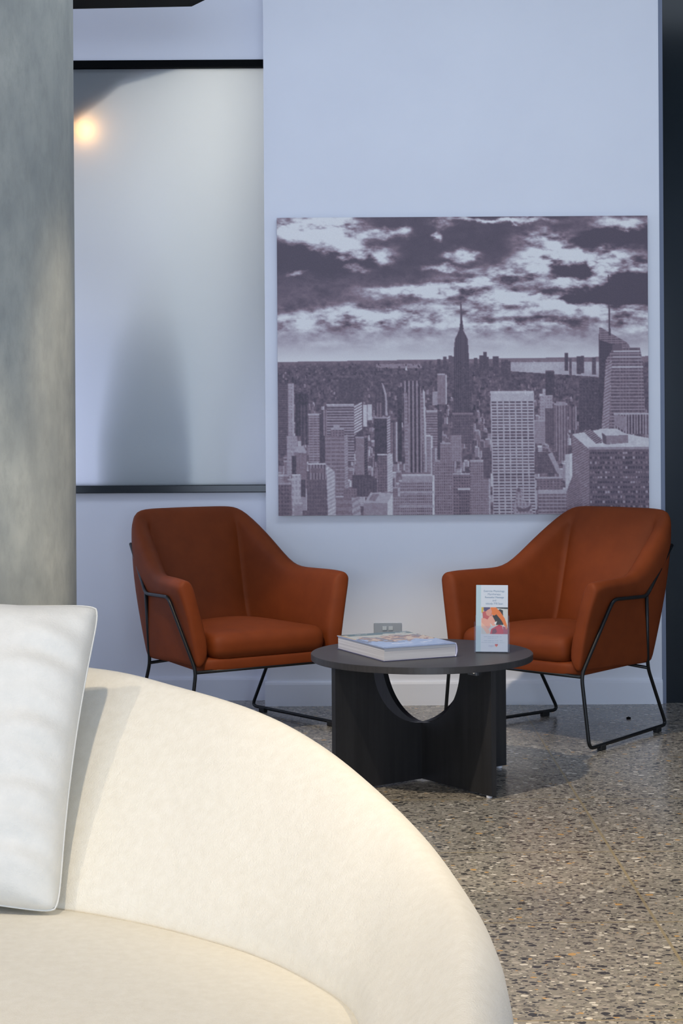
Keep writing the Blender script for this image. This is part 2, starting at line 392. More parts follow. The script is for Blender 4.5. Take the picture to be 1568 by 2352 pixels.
# ------------------------------------------------------------------ coffee table
TX, TY, TZ = .246, 5.442, .400; TA = math.atan2(.588, .809)
tb = thing('coffee_table', 'round dark timber coffee table with crossed panel legs between the armchairs', 'coffee table', (TX, TY, 0), TA)
bm = bmesh.new(); cyl(bm, (0, 0, TZ-.020), .346, .020, 128, .0015); obj('tabletop', bm, M['table_top'], tb)
def leg_panel(rot):
    bm = bmesh.new(); L = .340; th = .0095; r = .197; zt_ = TZ-.0205; n = 48
    out = [(-L, .008), (L, .008), (L, zt_), (r, zt_)]+[(r*math.cos(math.pi*k/n), zt_-r*math.sin(math.pi*k/n)) for k in range(1, n)]+[(-r, zt_), (-L, zt_)]
    # build as quads strips: lower outline to cutout to stay clean
    pts_t = [(-L, zt_), (-r, zt_)]+[(-r*math.cos(math.pi*k/n), zt_-r*math.sin(math.pi*k/n)) for k in range(1, n)]+[(r, zt_), (L, zt_)]
    rows = []
    for y in (-th, th): rows.append([(bm.verts.new((x, y, z)), bm.verts.new((x, y, .008))) for x, z in pts_t])
    for i in range(len(pts_t)-1):
        for rw in rows: bm.faces.new((rw[i][0], rw[i+1][0], rw[i+1][1], rw[i][1]))
        bm.faces.new((rows[0][i][0], rows[0][i+1][0], rows[1][i+1][0], rows[1][i][0])); bm.faces.new((rows[0][i][1], rows[0][i+1][1], rows[1][i+1][1], rows[1][i][1]))
    for i in (0, -1): bm.faces.new((rows[0][i][0], rows[0][i][1], rows[1][i][1], rows[1][i][0]))
    bmesh.ops.rotate(bm, verts=bm.verts, matrix=Matrix.Rotation(rot, 3, 'Z')); o = obj('leg_panel', bm, M['table'], tb)
    for s in (-1, 1):
        bm = bmesh.new(); cyl(bm, (s*(L-.022), 0, 0), .009, .0085, 16, .001); bmesh.ops.rotate(bm, verts=bm.verts, matrix=Matrix.Rotation(rot, 3, 'Z')); obj('glide', bm, M['glide'], o)
    return o
leg_panel(0); leg_panel(math.pi/2)
# small metal bracket with two screw heads under the top, on the right front panel
bm = bmesh.new(); box(bm, (-.02, -.285, TZ-.040), (-.0095, -.245, TZ-.0205), .001)
br = obj('bracket', bm, M['steel'], tb)
for y in (-.275, -.256):
    bm = bmesh.new(); bmesh.ops.create_uvsphere(bm, u_segments=12, v_segments=8, radius=.0045); bmesh.ops.translate(bm, verts=bm.verts, vec=(-.021, y, TZ-.031)); obj('screw_head', bm, M['chrome'], br, True)

# ------------------------------------------------------------------ raster helpers for printed pictures
def lin(c):
    c = np.asarray(c, float)/255; return np.where(c <= .04045, c/12.92, ((c+.055)/1.055)**2.4)
def vnoise(h, w_, cy_, cx_, seed):
    r = np.random.default_rng(seed); g = r.random((cy_+2, cx_+2))
    y = np.linspace(0, cy_, h); x = np.linspace(0, cx_, w_); yi = y.astype(int); xi = x.astype(int)
    fy = (y-yi)[:, None]; fx = (x-xi)[None]; fy = fy*fy*(3-2*fy); fx = fx*fx*(3-2*fx)
    a = g[yi][:, xi]; b_ = g[yi][:, xi+1]; c = g[yi+1][:, xi]; d = g[yi+1][:, xi+1]
    return (a*(1-fx)+b_*fx)*(1-fy)+(c*(1-fx)+d*fx)*fy
def fbm(h, w_, c, seed, asp=1.6, oct=6, gain=.55):
    o = 0; s = 0; a = 1
    for i in range(oct): o = o+a*vnoise(h, w_, max(1, int(c*2**i*asp*h/w_)), int(c*2**i), seed+i); s += a; a *= gain
    return o/s
def print_grid(name, img, w_, h, m, parent=None, front=-1e-4):
    H_, W_ = img.shape[:2]; me = bpy.data.meshes.new(name)
    xs = np.linspace(-w_/2, w_/2, W_); zs_ = np.linspace(h, 0, H_)
    co_ = np.zeros((H_, W_, 3), np.float32); co_[..., 0] = xs; co_[..., 2] = zs_[:, None]; co_[..., 1] = front
    idx = np.arange(H_*W_).reshape(H_, W_)
    q = np.stack([idx[:-1, :-1], idx[1:, :-1], idx[1:, 1:], idx[:-1, 1:]], -1).reshape(-1, 4)
    me.vertices.add(H_*W_); me.vertices.foreach_set('co', co_.ravel()); nf = len(q)
    me.loops.add(nf*4); me.loops.foreach_set('vertex_index', q.ravel().astype(np.int32))
    me.polygons.add(nf); me.polygons.foreach_set('loop_start', np.arange(0, nf*4, 4, dtype=np.int32))
    me.update(calc_edges=True)
    at = me.color_attributes.new('print', 'FLOAT_COLOR', 'POINT')
    rgba = np.ones((H_*W_, 4), np.float32); rgba[:, :3] = img.reshape(-1, 3); at.data.foreach_set('color', rgba.ravel())
    me.materials.append(m); o = bpy.data.objects.new(name, me); C.objects.link(o)
    if parent: o.parent = parent
    return o

# ------------------------------------------------------------------ skyline canvas
MW, MH = 850, 684; SCL = .88
def paint_skyline():
    W_, H_ = int(MW*SCL), int(MH*SCL)
    yy, xx = np.mgrid[0:H_, 0:W_]/SCL            # picture units: photograph pixels from the canvas corner
    n1 = fbm(H_, W_, 7, 11, 1.8, 6, .6)-.5; n2 = fbm(H_, W_, 9, 31, 1.8, 6, .6)-.5; n3 = fbm(H_, W_, 16, 71, 2.6, 6, .62)-.5
    n4 = fbm(H_, W_, 40, 91, 1.5, 4, .6)-.5
    n5 = fbm(H_, W_, 24, 131, 1.7, 5, .62)-.5; n6 = fbm(H_, W_, 24, 151, 1.7, 5, .62)-.5
    X = xx+n1*60+n5*34; Y = yy+n2*26+n6*26
    v_ = np.interp(yy, [0, 120, 200, 250, 300, 325], [.20, .20, .32, .52, .70, .82])
    br_ = [(60, 20, 110, 34, .8), (150, 20, 50, 70, .75), (20, 30, 60, 26, .5), (110, 62, 80, 22, .6), (200, 84, 66, 22, .75), (240, 96, 40, 16, .4), (250, 40, 50, 10, .8), (285, 30, 25, 9, .6), (372, 44, 8, 14, .7),
           (372, 8, 26, 12, .6), (430, 90, 40, 13, .95), (395, 118, 60, 7, .6), (300, 172, 100, 14, .65), (400, 165, 90, 20, .6), (470, 150, 90, 30, .45), (560, 118, 80, 22, .55), (620, 60, 70, 34, .9), (640, 95, 90, 24, .85), (600, 140, 130, 18, .45),
           (760, 100, 90, 26, .9), (790, 15, 80, 18, .9), (740, 130, 30, 30, .7), (680, 160, 60, 20, .7), (520, 190, 100, 14, .5), (640, 205, 90, 12, .5), (150, 225, 110, 22, .42), (260, 235, 130, 18, .32), (520, 250, 180, 12, .35), (760, 215, 120, 16, .4), (45, 245, 80, 14, .2), (820, 240, 60, 20, .3), (460, 4, 60, 6, .7), (560, 6, 90, 6, .6), (430, 215, 170, 24, .38), (560, 180, 90, 16, .4), (180, 118, 40, 8, .5), (50, 128, 20, 6, .5), (830, 118, 40, 22, .4)]
    dk = [(60, 95, 110, 26, .30), (130, 112, 90, 14, .3), (690, 118, 60, 14, .5), (800, 160, 100, 34, .6), (660, 132, 110, 12, .5), (780, 50, 100, 22, .35), (210, 240, 50, 8, .35), (620, 170, 70, 10, .4), (720, 190, 100, 10, .5), (540, 140, 60, 10, .35), (600, 235, 140, 8, .3), (700, 182, 60, 8, .3), (395, 150, 60, 6, .2)]
    sky = v_.copy(); cm = np.zeros_like(v_)
    for cx_, cy_, rx, ry, a in br_: g_ = np.exp(-(((X-cx_)/rx)**2+((Y-cy_)/ry)**2)**1.4); sky += a*g_*(.74+2.2*n3); cm = np.maximum(cm, g_)
    for cx_, cy_, rx, ry, a in dk: sky -= a*np.exp(-(((X-cx_)/rx)**2+((Y-cy_)/ry)**2)**1.2)
    rg_ = 1-np.abs(n5)*6; sky += rg_*.06*np.clip((yy-60)/80, .2, 1)*np.clip((310-yy)/60, 0, 1)
    cm = np.clip(cm*1.6+np.clip((yy-170)/90, 0, .7), .18, 1); sky += cm*n3*.9*np.clip((yy-120)/80, .25, 1)*np.clip((318-yy)/60, 0, 1)+cm*n4*.50*np.clip((300-yy)/60, 0, 1)
    # crisp edge of the big cloud, upper left
    q3 = np.clip((sky-.16)/.74, 0, 1); img = .17+.80*(q3*q3*(3-2*q3)*.6+q3*.4)
    hor = 330-.010*xx
    # ---- city ground
    gn = vnoise(H_, W_, 170, 150, 5)*.6+vnoise(H_, W_, 90, 110, 6)*.4
    g0 = np.interp(yy, [325, 345, 420, 700], [.40, .24, .26, .34])
    city = g0+(gn-.5)*np.interp(yy, [325, 360, 420, 700], [.10, .22, .30, .38])
    img = np.where(yy > hor, city, img)
    # water on the right horizon
    wn_ = vnoise(H_, W_, 60, 14, 9)
    wm = (yy > 333) & (yy < 352+(xx-500)*.07) & (xx > 528) & (xx < 742); img = np.where(wm & (wn_ < .88), .72+(wn_-.5)*.15, img)
    wm = (yy > 326) & (yy < 334) & (xx > 500); img = np.where(wm, .40, img)
    wm = (yy > 336) & (yy < 346) & (xx > 225) & (xx < 330); img = np.where(wm & (wn_ > .45), .5, img)
    def rect(x0, x1, y0, y1, val):
        a, b_, c, d = int(max(0, x0)*SCL), int(min(MW, x1)*SCL), int(max(0, y0)*SCL), int(min(MH, y1)*SCL)
        if b_ > a and d > c: img[c:d, a:b_] = val
        return slice(c, max(c, d)), slice(a, max(a, b_))
    def poly(pts, val):
        pts = np.array(pts, float); x = pts[:, 0]; y = pts[:, 1]
        a, b_, c, d = [int(z*SCL) for z in (max(0, x.min()), min(MW, x.max()+1), max(0, y.min()), min(MH, y.max()+1))]
        sx_, sy_ = xx[c:d, a:b_]+.5/SCL, yy[c:d, a:b_]+.5/SCL; ins = np.zeros(sx_.shape, bool); jn = len(x)-1
        for i in range(len(x)):
            if y[i] != y[jn]:
                cnd = ((y[i] > sy_) != (y[jn] > sy_)) & (sx_ < (x[jn]-x[i])*(sy_-y[i])/(y[jn]-y[i])+x[i]); ins ^= cnd
            jn = i
        val_ = val(sx_, sy_) if callable(val) else val
        img[c:d, a:b_] = np.where(ins, val_, img[c:d, a:b_])
    def face(t_, st, px_=6, py_=6, con=.2):
        def f_(x, y):
            o = np.full(x.shape, t_)
            if st == 'h': o = o-con*(np.mod(y, py_) < py_*.5)
            if st == 'v': o = o-con*(np.mod(x, px_) < px_*.45)
            if st == 'g': o = o-con*((np.mod(x, px_) < px_*.55) & (np.mod(y, py_) < py_*.55))
            if st == 'H': o = o-con*((np.mod(y, py_) > py_*.45) & (np.mod(x, px_) > px_*.12))
            if st == 'd': o = o-con*(np.mod(y+x*.55, py_) < py_*.45)
            return o+(np.sin(x*12.9898+y*78.233)*43758.5 % 1-.5)*.03
        return f_
    def bld(x0, x1, y0, y1, t_, st='g', px_=6, py_=6, con=.16, side=0, sl=.7, roof=None, lean=0):
        xm = x1-side
        poly([(x0, y0), (xm, y0), (xm+lean, y1), (x0+lean, y1)], face(t_, st, px_, py_, con))
        if side: poly([(xm, y0), (x1, y0-side*.35), (x1+lean, y1), (xm+lean, y1)], face(sl, 'd' if side > 6 else 'p', 6, 6, .12))
        if roof: rect(x0, xm, y0-2.5, y0+1.5, roof)
    r = np.random.default_rng(3)
    for i in range(1500):                         # distant low blocks, far to near
        y = 338+(i/1500)**1.3*330; s = np.interp(y, [338, 420, 560, 690], [2.2, 5, 12, 22])
        x = r.uniform(-5, MW); hgt = s*r.uniform(.5, 2.2); wd = s*r.uniform(.6, 1.3)
        if 330 < y < 372 and 525 < x < 745: continue
        t_ = float(np.clip(r.normal(np.interp(y, [338, 400, 500, 680], [.26, .30, .42, .46]), .11), .10, .85))
        bld(x, x+wd, y-hgt, y+s*.3, t_, 'g' if s > 7 else 'p', 4, 4.5, .12, side=wd*.22 if s > 4 else 0, sl=min(.85, t_+.25), roof=min(.85, t_+.2) if s > 5 and r.random() < .5 else None)
    # skyline spikes beside the tall tower
    for x, wd, y0, t_ in [(348, 5, 330, .25), (366, 8, 326, .22), (380, 7, 320, .24), (392, 8, 318, .28), (335, 6, 332, .25), (450, 8, 324, .22), (463, 9, 318, .22), (472, 7, 310, .20), (479, 5, 322, .22), (493, 14, 320, .22), (512, 16, 328, .22), (528, 6, 332, .24),
                         (658, 8, 314, .20), (668, 6, 326, .25), (685, 10, 322, .22), (696, 6, 320, .22), (720, 10, 324, .24), (742, 8, 330, .25), (400, 6, 320, .27)]:
        bld(x, x+wd, y0, y0+40, t_, 'p')
    rect(475, 476, 300, 312, .3)
    B = bld
    # left cluster
    B(0, 24, 380, 540, .30, 'h', 5, 5, .08); B(24, 38, 380, 510, .62, 'g', 5, 7, .12, side=3, sl=.7); B(20, 44, 500, 590, .62, 'g', 5, 8, .08)
    B(40, 70, 402, 500, .17, 'v', 7, 6, .04, roof=.22); B(52, 72, 430, 520, .26, 'v', 8, 6, .10)
    B(70, 100, 452, 560, .56, 'H', 9, 6, .20, side=0, roof=.7); B(95, 108, 450, 560, .20, 'p'); B(105, 118, 440, 500, .5, 'v', 6, 6, .2)
    B(140, 196, 366, 520, .22, 'p', roof=.3) ; B(112, 175, 430, 560, .58, 'h', 6, 6.2, .34, side=0, roof=.75)
    poly([(175, 430), (193, 422), (193, 485), (175, 500)], face(.85, 'd', 6, 6.5, .50))
    B(196, 204, 430, 480, .82, 'p'); B(206, 216, 428, 465, .80, 'p')
    B(108, 160, 500, 660, .50, 'H', 11, 9, .14, side=8, sl=.62); B(122, 152, 485, 502, .44, 'g', 7, 6, .16, roof=.66); rect(128, 143, 477, 486, .62)
    B(178, 206, 505, 600, .46, 'p', side=8, sl=.26, roof=.62); B(170, 214, 590, 640, .22, 'p')
    B(36, 66, 536, 620, .46, 'v', 4, 6, .08, roof=.62); poly([(36, 537), (44, 524), (58, 522), (66, 540)], .66); rect(46, 54, 512, 524, .74); B(32, 42, 545, 640, .18, 'p')
    B(44, 62, 600, 640, .2, 'p')
    # striped tower and the chamfered one beyond
    B(222, 250, 460, 560, .17, 'g', 6, 9, .03, roof=.58); poly([(250, 460), (258, 452), (258, 545), (250, 560)], face(.75, 'd', 6, 6, .35))
    poly([(226, 395), (232, 384), (240, 378), (250, 396), (256, 430), (256, 455), (222, 455), (222, 425)], face(.24, 'v', 8, 6, .05)); poly([(238, 378), (243, 384), (250, 405), (252, 455), (247, 455), (246, 410)], .66)
    B(226, 240, 425, 458, .42, 'v', 7, 6, .18); B(258, 276, 470, 560, .38, 'v', 8, 6, .14, side=5, sl=.75); B(274, 284, 390, 560, .18, 'p'); B(276, 284, 440, 560, .13, 'p')
    # art-deco slab
    poly([(288, 400), (290, 372), (300, 362), (318, 362), (324, 378), (330, 400), (334, 620), (292, 620)], face(.50, 'v', 9.2, 6, .36))
    poly([(289, 402), (297, 402), (301, 620), (293, 620)], face(.56, 'g', 4, 8, .18)); poly([(328, 402), (334, 402), (340, 620), (334, 620)], face(.52, 'g', 4, 8, .2)); poly([(333, 395), (337, 400), (344, 620), (339, 620)], .78); rect(290, 322, 362, 376, .24)
    poly([(292, 350), (295, 342), (298, 352)], .85)
    B(340, 366, 446, 620, .52, 'h', 6, 6, .22, side=0, roof=.74); B(366, 376, 446, 600, .20, 'p'); B(340, 354, 502, 620, .54, 'g', 6, 7, .12, side=4, sl=.8, roof=.84); B(352, 364, 530, 640, .50, 'g', 5, 6, .12, side=4, sl=.72)
    B(366, 388, 362, 430, .48, 'v', 4, 6, .07, side=3, sl=.86, roof=.66); B(354, 366, 400, 432, .60, 'p')
    # tall setback tower with the spire
    poly([(404, 460), (405, 300), (407, 280), (412, 270), (419, 255), (424, 255), (431, 270), (436, 280), (438, 310), (442, 460)], face(.25, 'v', 4.4, 5, .09))
    poly([(417, 258), (420, 236), (421, 200), (422.4, 200), (424, 236), (427, 258)], .20); rect(420, 422.5, 196, 240, .26)
    B(400, 448, 452, 520, .30, 'g', 5, 6, .10, roof=.45)
    # great white slab
    poly([(487, 404), (587, 404), (590, 684), (492, 684)], face(.74, 'p')); rect(487, 587, 400, 406, .80)
    for k in range(38):
        y = 424+k*6.9
        for q_ in range(7):
            x = 490.5+q_*13.9+(y-404)*.014; rect(x, x+11.2, y, y+3.6, .20+.05*((k*7+q_*3) % 3))
    # right cluster
    B(600, 630, 410, 470, .62, 'g', 6, 7, .12, roof=.8); B(607, 622, 395, 412, .70, 'g', 5, 6, .1); B(588, 614, 470, 520, .56, 'h', 5, 5, .05, roof=.66); B(612, 634, 440, 520, .30, 'v', 6, 6, .05)
    B(633, 664, 432, 560, .50, 'v', 6.4, 6, .22, roof=.62); B(637, 660, 425, 434, .58, 'p'); B(666, 684, 436, 490, .40, 'v', 8, 6, .14, side=2, sl=.7)
    B(588, 640, 540, 590, .30, 'g', 6, 6, .06); poly([(618, 545), (628, 540), (650, 590), (640, 590)], .62)
    B(690, 735, 372, 520, .22, 'g', 7, 8, .04); B(614, 634, 356, 410, .18, 'p', roof=.3)
    # faceted glass tower with the mast
    poly([(738, 300), (737, 258), (740, 255), (762, 268), (800, 290), (808, 302), (830, 302), (836, 330), (843, 470), (843, 500), (734, 500), (736, 380)], face(.50, 'H', 7, 7.5, .24))
    poly([(737, 262), (736, 380), (733, 500), (741, 500), (752, 330), (772, 300), (772, 282), (738, 282)], face(.19, 'g', 5, 7, .03)); poly([(752, 345), (766, 330), (758, 500), (741, 500)], face(.60, 'd', 6, 7, .22))
    poly([(737, 255), (762, 270), (806, 296), (806, 306), (737, 284)], face(.48, 'H', 5, 5, .22)); rect(768, 790, 296, 312, .30); rect(770, 830, 310, 312.5, .75); rect(769, 832, 322, 326, .66); rect(766, 838, 345, 349, .72)
    poly([(758.4, 135), (760, 135), (763.5, 275), (759.5, 275)], .18)
    B(770, 850, 455, 500, .56, 'v', 6.5, 6, .40, roof=.72); poly([(770, 455), (796, 460), (796, 495), (770, 478)], .52)
    # big roof block
    poly([(674, 500), (742, 488), (850, 510), (850, 534), (712, 534)], .84); poly([(674, 500), (712, 534), (712, 684), (674, 684)], face(.50, 'd', 6, 6, .16)); poly([(712, 534), (850, 534), (850, 684), (712, 684)], face(.30, 'p'))
    rect(712, 850, 530, 536, .55)
    for k in range(13):
        for q_ in range(24):
            lit = r.random(); rect(715+q_*5.8, 719+q_*5.8, 541+k*11.2, 546+k*11.2, .16 if lit < .6 else (.42 if lit < .85 else .62))
    poly([(704, 490), (716, 488), (742, 512), (742, 520), (728, 522), (700, 494)], face(.55, 'd', 5, 5, .35)); poly([(738, 488), (776, 488), (802, 502), (752, 504)], .82); poly([(752, 504), (802, 502), (802, 520), (752, 524)], .48); poly([(742, 496), (752, 504), (752, 524), (744, 520)], .28)
    B(658, 674, 545, 684, .78, 'g', 7, 12, .05, side=6, sl=.88)
    poly([(640, 684), (676, 590), (690, 600), (700, 684)], face(.44, 'd', 5, 5, .12))
    # foreground row
    B(66, 112, 580, 684, .32, 'g', 6, 9, .06, side=0, roof=.76); B(70, 110, 565, 600, .52, 'v', 7, 6, .26, side=0, roof=.82); rect(76, 104, 574, 586, .36); poly([(110, 566), (130, 582), (132, 684), (114, 684)], face(.78, 'd', 6, 9, .14))
    B(0, 30, 610, 684, .34, 'g', 7, 9, .10, roof=.60); B(32, 52, 590, 684, .72, 'g', 8, 14, .12, roof=.82); B(36, 56, 655, 684, .55, 'p', roof=.7)
    B(132, 168, 640, 684, .48, 'h', 6, 16, .08, roof=.72); poly([(168, 640), (184, 625), (190, 684), (170, 684)], face(.66, 'd', 9, 14, .14)); B(150, 180, 620, 642, .42, 'g', 6, 6, .1)
    B(228, 262, 545, 630, .36, 'g', 6, 6, .10, side=12, sl=.80, roof=.8); B(180, 226, 598, 640, .26, 'v', 7, 6, .05)
    poly([(196, 655), (212, 630), (262, 632), (250, 655)], .68); poly([(206, 648), (216, 634), (232, 634), (222, 650)], .46); B(196, 250, 655, 684, .52, 'p'); poly([(250, 655), (262, 632), (262, 684), (250, 684)], .84)
    B(278, 358, 605, 684, .54, 'g', 4.6, 7, .28, side=5, sl=.88, roof=.76); rect(284, 350, 586, 592, .40); B(284, 358, 592, 606, .60, 'p', side=4, sl=.85, roof=.78); rect(276, 356, 628, 634, .62); rect(276, 356, 660, 666, .60); B(262, 280, 640, 684, .52, 'g', 4.5, 7, .2)
    B(360, 402, 560, 684, .48, 'g', 5, 6.5, .20, roof=.6); B(372, 400, 520, 566, .48, 'g', 5, 6, .12, roof=.62); B(400, 440, 590, 684, .42, 'g', 6, 7, .22, roof=.7); B(396, 420, 500, 560, .52, 'g', 6, 6, .10); B(440, 486, 560, 684, .50, 'g', 5, 6, .18, side=4, sl=.66, roof=.68); B(412, 440, 625, 684, .36, 'g', 5, 7, .2, roof=.80); B(470, 486, 530, 600, .30, 'g', 5, 6, .1)
    poly([(540, 684), (536, 660), (544, 650), (544, 628), (550, 620), (558, 626), (560, 650), (580, 660), (584, 684)], face(.62, 'g', 8, 9, .18)); poly([(546, 628), (550, 622), (556, 626), (552, 632)], .3); poly([(545, 664), (562, 670), (580, 662), (574, 676), (550, 676)], .30)
    B(596, 660, 625, 684, .66, 'p', roof=.75); B(596, 660, 636, 684, .56, 'H', 9, 8, .24); B(592, 652, 600, 626, .40, 'g', 8, 6, .12, roof=.66)
    fn = vnoise(H_, W_, 290, 380, 21)*.6+vnoise(H_, W_, 150, 190, 22)*.4; sp_ = vnoise(H_, W_, 200, 330, 23)
    img = np.where(yy > hor+4, np.clip(img+(fn-.5)*.17+(sp_ > .9)*.12, .08, .92), img)
    # a light blur and grain, then tone
    k = img.copy(); k[:, 1:-1] = (img[:, :-2]+2*img[:, 1:-1]+img[:, 2:])/4; img = k.copy(); k[1:-1] = (img[:-2]+3*img[1:-1]+img[2:])/5
    img = np.clip(k+np.random.default_rng(1).normal(0, .012, k.shape), 0, 1)
    a = [0, .18, .40, .65, 1]
    cols = np.array([(38, 34, 50), (74, 66, 86), (118, 104, 124), (154, 150, 172), (206, 214, 230)])
    rgb = np.stack([np.interp(img, a, cols[:, c]) for c in range(3)], -1)
    return np.clip(lin(rgb)/np.array([.68, .75, .92])*.93-.008, .004, .95)
p0 = P(640, 1184, WY); p1 = P(1488, 1180, WY); pt = P(640, 502, WY)
pw, ph = p1.x-p0.x, pt.z-p0.z
art = thing('canvas_picture', 'large monochrome city skyline print hung on the white wall above the armchairs', 'picture', ((p0.x+p1.x)/2, WY-.024, p0.z))
boxo('stretched_canvas', (-pw/2, 0, 0), (pw/2, .022, ph), mat('canvas_edge', (.16, .13, .19), .7), art)
print_grid('printed_skyline', paint_skyline(), pw, ph, M['print'], art)

# ------------------------------------------------------------------ wall socket
so = P(890, 1452, WY)
sk = thing('wall_socket', 'grey metal power outlet low on the white wall behind the book', 'power outlet', (so.x, WY, so.z-.038))
boxo('face_plate', (-.055, -.007, 0), (.055, 0, .075), mat('outlet_plate', (.36, .39, .42), .4, Metallic=.15), sk, .002)
for x in (-.012, .012): boxo('switch', (x-.009, -.012, .046), (x+.009, -.006, .062), mat('outlet_switch', (.55, .6, .62), .3), sk, .002)

# small dark cap in the floor
q = P(1443, 1651, 1); Yc = CH/(CH-q.z); q = P(1443, 1651, Yc)
bm = bmesh.new(); cyl(bm, (0, 0, 0), .0085, .006, 24, .001); bmesh.ops.create_cone(bm, cap_ends=True, segments=6, radius1=.003, radius2=.003, depth=.002, matrix=Matrix.Translation((0, 0, .007)))
tag(obj('floor_cap', bm, M['black'], None, False, (q.x, q.y, 0)), 'small round dark cap on the floor beneath the right armchair', 'floor cap')

# ------------------------------------------------------------------ book
near = Vector((.1228, 5.227)); ang = math.atan2(.106, .229); BW, BL, BT = .252, .337, .043
bk = thing('coffee_table_book', 'thick hardcover book with pale blue cover lying on the dark coffee table', 'book', (near.x, near.y, TZ), ang)
bm = bmesh.new(); box(bm, (.003, .003, .003), (BW-.006, BL-.003, BT-.003), 0); obj('page_block', bm, M['pages'], bk)
boxo('back_cover', (0, 0, 0), (BW-.003, BL, .003), mat('book_back', (.10, .10, .16), .4), bk, .0008)
bm = bmesh.new(); n = 10; pr = []
for k in range(n+1): a = -math.pi/2+math.pi*k/n; pr.append((BW-.008+.008*math.cos(a), BT/2+(BT/2-.0002)*math.sin(a)))
for k in range(n, -1, -1): a = -math.pi/2+math.pi*k/n; pr.append((BW-.008+.005*math.cos(a), BT/2+(BT/2-.003)*math.sin(a)))
extr(bm, [(x, 0, z) for x, z in pr], (0, BL, 0)); obj('spine', bm, mat('book_spine', (.55, .56, .72), .3), bk, True)
bcv = boxo('front_cover', (0, 0, BT-.003), (BW-.004, BL, BT-.0004), mat('book_cover_edge', (.34, .42, .62), .3), bk, .0008)
# cover picture: blue water in front, brown rock band, cream far part
Hc, Wc = 230, 170; yv, xv = np.mgrid[0:Hc, 0:Wc]; yv = 1-yv/Hc; xv = xv/Wc      # yv: 0 near edge
nA = fbm(Hc, Wc, 6, 41, 1, 5)-.5; nB = fbm(Hc, Wc, 12, 51, 1, 4)-.5
im = np.zeros((Hc, Wc, 3)); im[:] = lin((150, 170, 205)); im += nB[..., None]*.12
far_ = (yv+nA*.35 > .66) ; im[far_] = lin((176, 176, 165))
rock = (np.abs(yv+nA*.45-.56-.10*(xv-.4)) < .15) & (xv+nB*.2 > .10); im[rock] = lin((150, 105, 82))
r2 = rock & (nB > .03); im[r2] = lin((120, 116, 120)); r3 = rock & (nB < -.07); im[r3] = lin((190, 170, 150))
green = (yv > .86) & (nA > 0.0); im[green] = lin((70, 95, 92))
stripe = (xv < .07) & (yv > .34) & (yv < .62) & (np.mod(yv*40, 2) < 1); im[stripe] = lin((50, 40, 55))
edge = (yv > .965); im[edge] = lin((50, 85, 95)); im[(xv < .02) & (yv > .6)] = lin((200, 160, 90))
for cx_, cy_, wx in ((.42, .20, .10), (.68, .20, .05), (.80, .24, .04), (.30, .22, .05)):
    im[(np.abs(yv-cy_+nB*.05) < .012) & (np.abs(xv-cx_) < wx)] = lin((215, 222, 235))
im[(np.abs(yv-.30+(xv-.4)*.2) < .010) & (np.abs(xv-.40) < .08)] = lin((70, 80, 90))
o = print_grid('cover_picture', np.clip(im, 0, 1), BW-.006, BL-.002, M['cover'], bcv)
o.rotation_euler = (-math.pi/2, 0, 0); o.location = ((BW-.004)/2, .001, BT+.0001)

# ------------------------------------------------------------------ brochure holder and brochures
hp = P(1129, 1503, 5.40)
HD = math.radians(-8)
bh = thing('brochure_holder', 'clear acrylic brochure holder standing on the right of the dark coffee table', 'brochure holder', (hp.x, 5.405, TZ), HD)
def tilt(bm, y0=0): bmesh.ops.transform(bm, matrix=Matrix.Rotation(math.radians(-12), 4, 'X'), verts=bm.verts)
for nm, a, b_ in (('back_plate', (-.053, .024, .003), (.053, .0262, .12)), ('front_plate', (-.053, -.003, .003), (.053, -.001, .085)), ('side_plate', (-.0552, -.003, .003), (-.053, .0262, .098)), ('side_plate', (.053, -.003, .003), (.0552, .0262, .098)), ('shelf', (-.053, -.001, .003), (.053, .024, .005))):
    bm = bmesh.new(); box(bm, a, b_, .0005); tilt(bm); obj(nm, bm, M['clear'], bh)
boxo('foot', (-.053, -.006, 0), (.053, .042, .0028), M['clear'], bh, .0006)
br0 = thing('brochure', 'slim leaflet stack with massage photo and blue heading in the clear holder', 'brochure', (hp.x, 5.405, TZ), HD)
BRT = Matrix.Rotation(math.radians(-12), 4, 'X')
bm = bmesh.new(); box(bm, (-.0495, .0035, .0055), (.0495, .0215, .213), 0); tilt(bm); lf = obj('leaflet', bm, M['paper'], br0)
Hb, Wb = 420, 200
im = np.zeros((Hb, Wb, 3)); yb, xb = np.mgrid[0:Hb, 0:Wb]; xb = xb/Wb; yb = yb/Hb      # 0..1, top to bottom
im[:] = (.45, .50, .56); im[xb < .155] = (.32, .44, .49)
def bp(pts, colr):
    pts = np.array(pts, float); x, y = pts[:, 0], pts[:, 1]; ins = np.zeros(xb.shape, bool); jn = len(x)-1
    for i in range(len(x)):
        if y[i] != y[jn]: ins ^= ((y[i] > yb) != (y[jn] > yb)) & (xb < (x[jn]-x[i])*(yb-y[i])/(y[jn]-y[i])+x[i])
        jn = i
    im[ins] = lin(colr)*np.array([.72, .72, .75])
